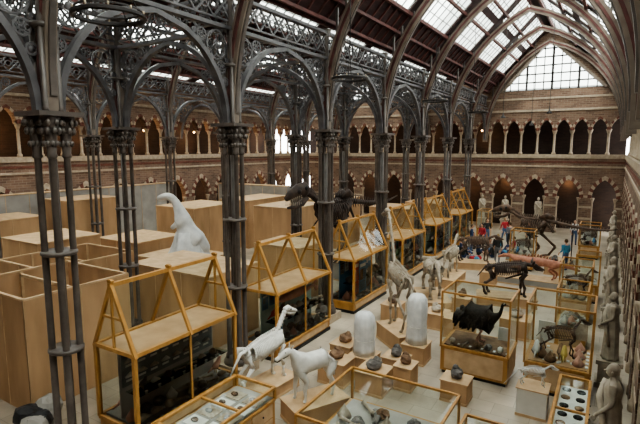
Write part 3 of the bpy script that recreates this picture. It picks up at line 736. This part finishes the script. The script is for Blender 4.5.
def trex(m,r=1.0):
    mb=MB()
    sp=[(-3.6,0,2.0),(-2.9,0,1.85),(-2.1,.05,1.85),(-1.4,.05,1.9),(-.7,0,2.0),(0,0,2.1),(.6,0,2.1),(1.1,0,2.1),(1.5,0,2.2),(1.8,0,2.4),(2.05,0,2.5)]
    rr=[.02,.045,.065,.08,.1,.12,.11,.10,.09,.085,.07]
    mb.tube(sp,[x*r for x in rr],m,8)
    P=[V(p) for p in sp]
    for i in range(50):
        f=i/49*(len(P)-1.001); k=int(f); p=P[k].lerp(P[k+1],f-k)
        q=rr[k]; mb.tube([p,p+V((-.05,0,q*2.6))],[q*.5,q*.25],m,4,.5)
        if f<4.5: mb.tube([p,p+V((-.06,0,-q*2.4))],[q*.4,q*.15],m,4,.5)
        mb.ell(p,(q*.7,q*1.35,q*1.2),m,6,4)
    for i in range(11):
        f=5.3+i*.22; k=int(f); p=P[k].lerp(P[k+1],f-k); d=.85*(.65+.35*math.sin(pi*i/10)); w=.36
        for sy in (-1,1):
            mb.tube([p,p+V((0,sy*w*.8,-.08)),p+V((-.06,sy*w,-d*.45)),p+V((-.05,sy*w*.7,-d*.85)),p+V((.05,sy*.05,-d))],[.035,.035,.032,.028,.02],m,5)
    mb.tube([(.2,0,1.3),(1.1,0,1.35)],.035,m,6)
    for sy in (-1,1):
        mb.tube([(-.35,sy*.12,2.25),(.0,sy*.17,2.37),(.35,sy*.13,2.25)],[.08,.17,.08],m,7,.35)
        mb.tube([(0,sy*.15,2.05),(.2,sy*.15,1.5)],[.09,.05],m,6); mb.tube([(-.02,sy*.15,2.0),(-.4,sy*.12,1.45)],[.07,.04],m,6)
        fx=.35*sy
        kn=V((.5+fx*.5,sy*.3,1.3)); ho=V((-.1+fx,sy*.3,.62)); an=V((.22+fx,sy*.3,.12))
        hip=V((0,sy*.24,2.05))
        mb.tube([hip,hip.lerp(kn,.5),kn],[.13,.085,.11],m,8); mb.tube([kn,kn.lerp(ho,.5),ho],[.1,.06,.08],m,8); mb.tube([ho,ho.lerp(an,.5),an],[.08,.055,.075],m,8)
        for t in (-.35,0,.35): mb.tube([an,an+V((.18,t*.3,-.02)),an+V((.36,t*.55,-.08)),an+V((.45,t*.6,-.1))],[.05,.04,.035,.01],m,6)
        mb.tube([(1.2,sy*.25,2.1),(1.28,sy*.27,1.7)],[.07,.05],m,6,.5)
        mb.tube([(1.28,sy*.27,1.7),(1.12,sy*.28,1.5),(1.3,sy*.28,1.35)],[.05,.03,.025],m,6)
        for t in (-.03,.03): mb.tube([(1.3,sy*.28,1.35),(1.42,sy*.28+t,1.27)],[.018,.006],m,5)
    D=-.35
    mb.tube([(1.95,0,2.9+D),(2.15,0,2.98+D),(2.5,0,2.95+D),(2.85,0,2.82+D),(3.02,0,2.72+D)],[.15,.26,.22,.15,.08],m,10,.62)
    mb.tube([(2.05,0,2.7+D),(2.3,0,2.52+D),(2.65,0,2.44+D),(2.92,0,2.44+D)],[.09,.10,.075,.04],m,8,1.3)
    for sy in (-1,1):
        mb.ell((2.2,sy*.145,3.02+D),(.07,.03,.08),BLACK,8,6); mb.ell((2.5,sy*.125,2.93+D),(.1,.03,.08),BLACK,8,6)
        for i in range(7):
            x=2.4+i*.085
            mb.tube([(x,sy*.1,2.82-i*.02+D),(x+.0,sy*.1,2.71-i*.02+D)],[.02,.004],BONE,4)
            mb.tube([(x,sy*.09,2.5+D),(x,sy*.09,2.6+D)],[.018,.004],BONE,4)
    return mb
p=MB(); plinth(p,-1.6,1.8,-.7,.7,.3,GREYP)
p.beam((.7,0,.3),(.7,0,2.35),.05,IRON_D); p.beam((-1.6,0,.3),(-1.6,0,2.1),.05,IRON_D); p.obj('display_plinth',(-3.3,30.5,0),pi-.12)
trex(BONE_D).obj('tyrannosaur_skeleton',(-3.1,30.5,.3),pi-.12,1.05)
p=MB(); plinth(p,-1.6,1.6,-.55,.55,.35,GREYP); p.obj('display_plinth',(-3.0,25.2,0))
mb=MB(); quad_solid(mb,DINO_R,L=1.8,H=1.0,neck=(.45,.15),head=.5,k=1.15,tail=(-1.1,-.25),drop=.3,tailr=.05)
for i in range(22):
    x=-1.9+i*.14; z=.86+.25*math.exp(-(x/.9)**2)+(.0 if x>-1 else (x+1)*.1); mb.tube([(x,0,z-.05),(x-.04,0,z+.1)],[.05,.01],DINO_R,5,.4)
mb.obj('dinosaur_model',(-2.95,25.2,.35),pi+.0)
p=MB(); plinth(p,-1.2,1.2,-.7,.7,.95,GREYP); p.obj('display_plinth',(-11.9,22.0,0),-pi/2-.12)
trex(BONE_B).obj('tyrannosaur_skeleton',(-11.9,22.0,.95),-pi/2-.16,1.45)

mb=MB()
vs=[(-.1,0,.9),(-.05,0,.35),(-.45,0,.5),(-.95,0,.15),(.05,0,1.4),(.2,0,1.85),(.36,0,2.2),(.56,0,2.42),(.82,0,2.40),(1.08,0,2.30),(.25,.25,1.35),(.5,.28,1.15),(.25,-.25,1.35),(.5,-.28,1.15)]
es=[(0,1),(0,2),(2,3),(0,4),(4,5),(5,6),(6,7),(7,8),(8,9),(4,10),(10,11),(4,12),(12,13)]
skin_into(mb,vs,es,[.46,.58,.46,.2,.34,.23,.17,.18,.16,.09,.12,.09,.12,.09],SHEET,2)
mb.lathe((-.1,0,0),[(.85,0),(.76,.15),(.58,.6),(.46,1.0)],SHEET,40,fold=.08,nf=10)
for i in range(6): mb.tube([(.1*i-.3,-.45,1.1-.1*i),(.1*i-.1,-.62,.5),(.12*i-.1,-.8,.02)],[.03,.05,.03],SHEET,5)
mb.obj('wrapped_iguanodon_cast',(-16.2,15.0,1.87),pi+.55,1.12)

# ---------------------------------------------------------------- plywood hoardings
def hoarding(x0,x1,y0,y1,h,opn=True,m=PLY,name='plywood_hoarding'):
    mb=MB(); t=.06; cx,cy=(x0+x1)/2,(y0+y1)/2; a,b=(x1-x0)/2,(y1-y0)/2
    mb.box((-a,-b,0),(a,-b+t,h),m); mb.box((-a,b-t,0),(a,b,h),m); mb.box((-a,-b+t,0),(-a+t,b-t,h),m); mb.box((a-t,-b+t,0),(a,b-t,h),m)
    for s in (-1,1):
        mb.beam((-a,s*(b-t/2),h),(a,s*(b-t/2),h),.09,PLY2,.05); mb.beam((s*(a-t/2),-b,h),(s*(a-t/2),b,h),.09,PLY2,.05)
    n=max(1,round(2*b/1.22))
    for i in range(n+1):
        y=-b+i*2*b/n
        mb.box((a,y-.012,0),(a+.012,y+.012,h),PLY2)
        if opn: mb.box((-a+t,min(max(y-.04,-b+t),b-.1-t),0),(-a+t+.06,min(max(y+.04,-b+.1),b-t),h-.03),PLY2)
    n=max(1,round(2*a/1.22))
    for i in range(n+1):
        x=-a+i*2*a/n; mb.box((x-.012,-b-.012,0),(x+.012,-b,h),PLY2)
    if opn:
        mb.beam((-a,0,h-.12),(a,0,h-.12),.08,PLY2)
    else: mb.box((-a-.03,-b-.03,h),(a+.03,b+.03,h+.03),PLY2)
    mb.obj(name,(cx,cy,0))
for a in ((-15.2,-12.1,5.9,8.9,3.0,True),(-14.9,-11.0,11.1,13.6,2.5,False),(-18.2,-15.0,13.9,16.4,1.84,False),(-22.3,-19.3,18.5,22,3.4,False),
          (-18,-15.2,22,25.5,3.3,False),(-13.4,-11.0,16.4,18.5,2.5,False),(-13.4,-10.6,28.2,30.6,2.9,False),(-26.8,-24.3,10.2,13.2,3.3,False),
          (-26.8,-24.3,14.5,17.5,3.9,False),(-22.6,-19.8,10.4,13.2,2.8,False),(-19,-15.5,27.5,31,3.2,False),(-23,-20.5,24.5,29,3.2,False),
          (-21.5,-18.6,14.2,16.9,2.3,False),(-19.2,-16.2,8.6,12.2,2.6,True),(-13.4,-11,34.5,38,2.6,False)): hoarding(*a)
hoarding(-27.9,-27.4,8,24,4.2,False,GREYP,'grey_partition'); hoarding(-27.9,-21,29.6,30.2,3.8,False,GREYP,'grey_partition')
mb=MB()
for i in range(6): mb.ell((random.uniform(-.4,.4),random.uniform(-.3,.4),.25+.1*i%.3),(.35,.3,.25),BLACK if i%2 else GREYP,10,7,noise=.12)
mb.obj('sheeted_equipment_pile',(-11.2,5.6,0))

# ---------------------------------------------------------------- people
def clothc(name,c): return mat(name,c,.8,tuple(x*.8 for x in c),6)
def person_mesh(shirt,pants,hair,pose='stand',stone=None):
    mb=MB()
    sk=stone or SKIN; sh=stone or shirt; pa=stone or pants; ha=stone or hair
    if pose=='sit':
        pv=(0,0,.55); dz=-.40; knees=(.42,.52); ank=(.40,.09)
    elif pose=='floor':
        pv=(0,0,.14); dz=-.81; knees=(.38,.42); ank=(.62,.09)
    else: pv=(0,0,.95); dz=0; knees=(.04,.5); ank=(0,.09)
    vs=[pv,(0,0,1.18+dz),(.01,0,1.38+dz),(0,0,1.5+dz),(.02,0,1.58+dz)]; es=[(0,1),(1,2),(2,3),(3,4)]
    rad=[(.15,.12),(.14,.105),(.165,.115),.06,.06]; tag=[pa,sh,sh,sk,sk]
    for sy in (-1,1):
        i=len(vs)
        lean=.08 if pose=='stand' and sy>0 else 0
        fwd={'stand':(.10 if sy<0 else .2),'walk':.18*sy,'sit':.3,'floor':.32}[pose]
        vs+=[(0,sy*.19,1.43+dz),(-.03+fwd*.2,sy*.25,1.14+dz),(.02+fwd,sy*.22,(.92+lean)+dz+(.08 if pose in('sit','floor') else 0)),(.07+fwd,sy*.21,.86+lean+dz+(.1 if pose in('sit','floor') else 0))]
        es+=[(2,i),(i,i+1),(i+1,i+2),(i+2,i+3)]; rad+=[.075,.052,.034,.035]; tag+=[sh,sh,sk,sk]
        hnd=V(vs[i+3])
        for q in range(4):
            b=hnd+V((.0,.0,0)); o=(q-1.5)*.018; ln=(.07,.085,.08,.06)[q]
            mb.tube([b+V((o,0,-.01)),b+V((o+.01,0,-.03-ln*.5)),b+V((o+.025,-sy*.012,-.03-ln))],[.011,.010,.007],sk,5)
        mb.tube([hnd+V((.02,0,.0)),hnd+V((.05,-sy*.01,-.03)),hnd+V((.055,-sy*.01,-.06))],[.012,.011,.008],sk,5)
        j=len(vs); st=.2*sy if pose=='walk' else 0
        kx,kz=knees; ax,az=ank
        vs+=[(0,sy*.1,pv[2]-.03),(kx+st*.6,sy*.11,kz),(ax+st-.02,sy*.11,az),(ax+st+.14,sy*.12,.045)]
        es+=[(0,j),(j,j+1),(j+1,j+2),(j+2,j+3)]; rad+=[.1,.07,.048,.045]; tag+=[pa,pa,pa,stone or BLACK]
    P=[V(v) for v in vs]
    def mf(c):
        best=min(range(len(P)),key=lambda k:(P[k]-c).length_squared/(.04 if k<3 else .02)); return tag[best]
    skin_into(mb,vs,es,rad,mf,1)
    h=V((.03,0,1.655+dz))
    mb.ell(h,(.098,.078,.122),sk,14,10); mb.ell(h+V((-.022,0,.03)),(.1,.086,.115),ha,12,8)
    mb.tube([h+V((.09,0,.01)),h+V((.125,0,-.02))],[.012,.018],sk,5)
    mb.ell(h+V((.085,0,-.055)),(.012,.028,.008),stone or RED,6,4)
    for sy in (-1,1):
        mb.ell(h+V((.085,sy*.032,.008)),(.012,.014,.009),stone or BLACK,6,4); mb.ell(h+V((0,sy*.08,-.01)),(.02,.012,.03),sk,6,5)
    return mb
navy=clothc('navy_cloth',(.03,.05,.12)); redc=clothc('red_cloth',(.45,.04,.05)); grey=clothc('grey_cloth',(.2,.2,.22)); den=clothc('denim',(.08,.13,.25)); wh=clothc('white_cloth',(.6,.6,.6)); blk=clothc('black_cloth',(.03,.03,.03)); cy=clothc('cyan_cloth',(.08,.30,.48))
hb=mat('brown_hair',(.10,.06,.03),.7); hd=mat('dark_hair',(.02,.015,.012),.7); hf=mat('fair_hair',(.45,.32,.15),.7)
PP=[(-7.6,31.5,'stand',navy,den,hb,.3),(-7.1,32.2,'stand',redc,blk,hd,-2),(-6.4,31.4,'floor',grey,den,hb,-1.2),(-6.9,30.4,'floor',navy,blk,hd,.5),(-6.2,32.6,'floor',cy,den,hf,2),(-7.9,33.2,'floor',redc,grey,hb,-.5),
    (-7.3,34.6,'stand',blk,den,hb,-1.2),(-2.0,37.2,'stand',wh,den,hd,-1.5),(-6.3,35.6,'walk',redc,den,hf,-.9),(-7.5,29.2,'floor',blk,navy,hb,1.2),(-5.9,30.2,'floor',blk,navy,hd,2.2),(-8.0,30.5,'floor',navy,den,hd,0.2),
    (-5.6,33.6,'stand',grey,blk,hb,2.5),(-5.2,32.9,'floor',redc,navy,hd,-2.6),(-4.6,34.6,'stand',navy,blk,hd,-1.0),(-1.9,28.9,'stand',cy,den,hb,2.4),(-5.4,28.6,'walk',blk,grey,hf,1.7)]
for x,y,ps,s,p_,h,rz in PP:
    person_mesh(s,p_,h,ps).obj('visitor',(x,y,0),rz)
for bx,by in ((-6.9,29.0),(-8.0,32.0),(-5.4,31.6)):
    mb=MB()
    for i in range(7): mb.ell((random.uniform(-.4,.4),random.uniform(-.25,.25),.14),(.18,.15,.15),random.choice([navy,redc,blk,cy,grey]),8,6,noise=.08)
    mb.obj('pile_of_bags',(bx,by,0))

def statue(x,y,rz,base=.8,var=0):
    p=MB()
    p.box((-.34,-.34,0),(.34,.34,.15),STAT); p.box((-.27,-.27,.15),(.27,.27,base-.12),STAT); p.box((-.33,-.33,base-.12),(.33,.33,base),STAT)
    m=person_mesh(None,None,None,'stand' if var%2 else 'walk',STAT)
    m.lathe((0,0,0),[(.27,.02),(.25,.1),(.22,.5),(.20,.9),(.17,1.15),(.19,1.36),(.13,1.46),(.07,1.5)],STAT,30,fold=.07,nf=8+var,sx=.8,sy=1.05)
    m.tube([(.12,-.2,1.4),(.2,.0,1.15),(.14,.22,.9),(.05,.26,.4)],[.05,.06,.06,.04],STAT,6)
    o=len(p.v); k=p.mi(STAT)
    p.v+=[(a*1.05,b*1.05,c*1.07+base) for a,b,c in m.v]
    for f,s in zip(m.f,m.s): p.f.append([i+o for i in f]); p.m.append(k); p.s.append(s)
    p.obj('stone_statue',(x,y,0),rz)
for i,y in enumerate((10.1,15.3,20.5,25.7,30.9,36.1)): statue(.28,y,pi,.8,i)
statue(-9.2,41.3,-pi/2,.9,1); statue(-7.4,41.4,-pi/2,.9,2); statue(-4.9,41.4,-pi/2,.9,3)

# ---------------------------------------------------------------- light
w=bpy.data.worlds.new('World'); bpy.context.scene.world=w; w.use_nodes=True
bg=w.node_tree.nodes['Background']; bg.inputs[0].default_value=(1.0,.995,.97,1); bg.inputs[1].default_value=7.2
sun=bpy.data.lights.new('sun','SUN'); sun.energy=5.5; sun.angle=math.radians(25); sun.color=(1,.96,.88)
so=bpy.data.objects.new('sun',sun); col.objects.link(so); so.rotation_euler=(math.radians(20),math.radians(26),0)
try: bpy.context.scene.view_settings.look='AgX - Medium High Contrast'
except Exception as e: print(e)

cam=bpy.data.cameras.new('Camera'); cam.lens=27; cam.sensor_width=36; cam.clip_end=300
co=bpy.data.objects.new('Camera',cam); col.objects.link(co); co.location=(0,0,6.7)
co.rotation_euler=(math.radians(90-7.6),0,math.radians(31.35))
bpy.context.scene.camera=co
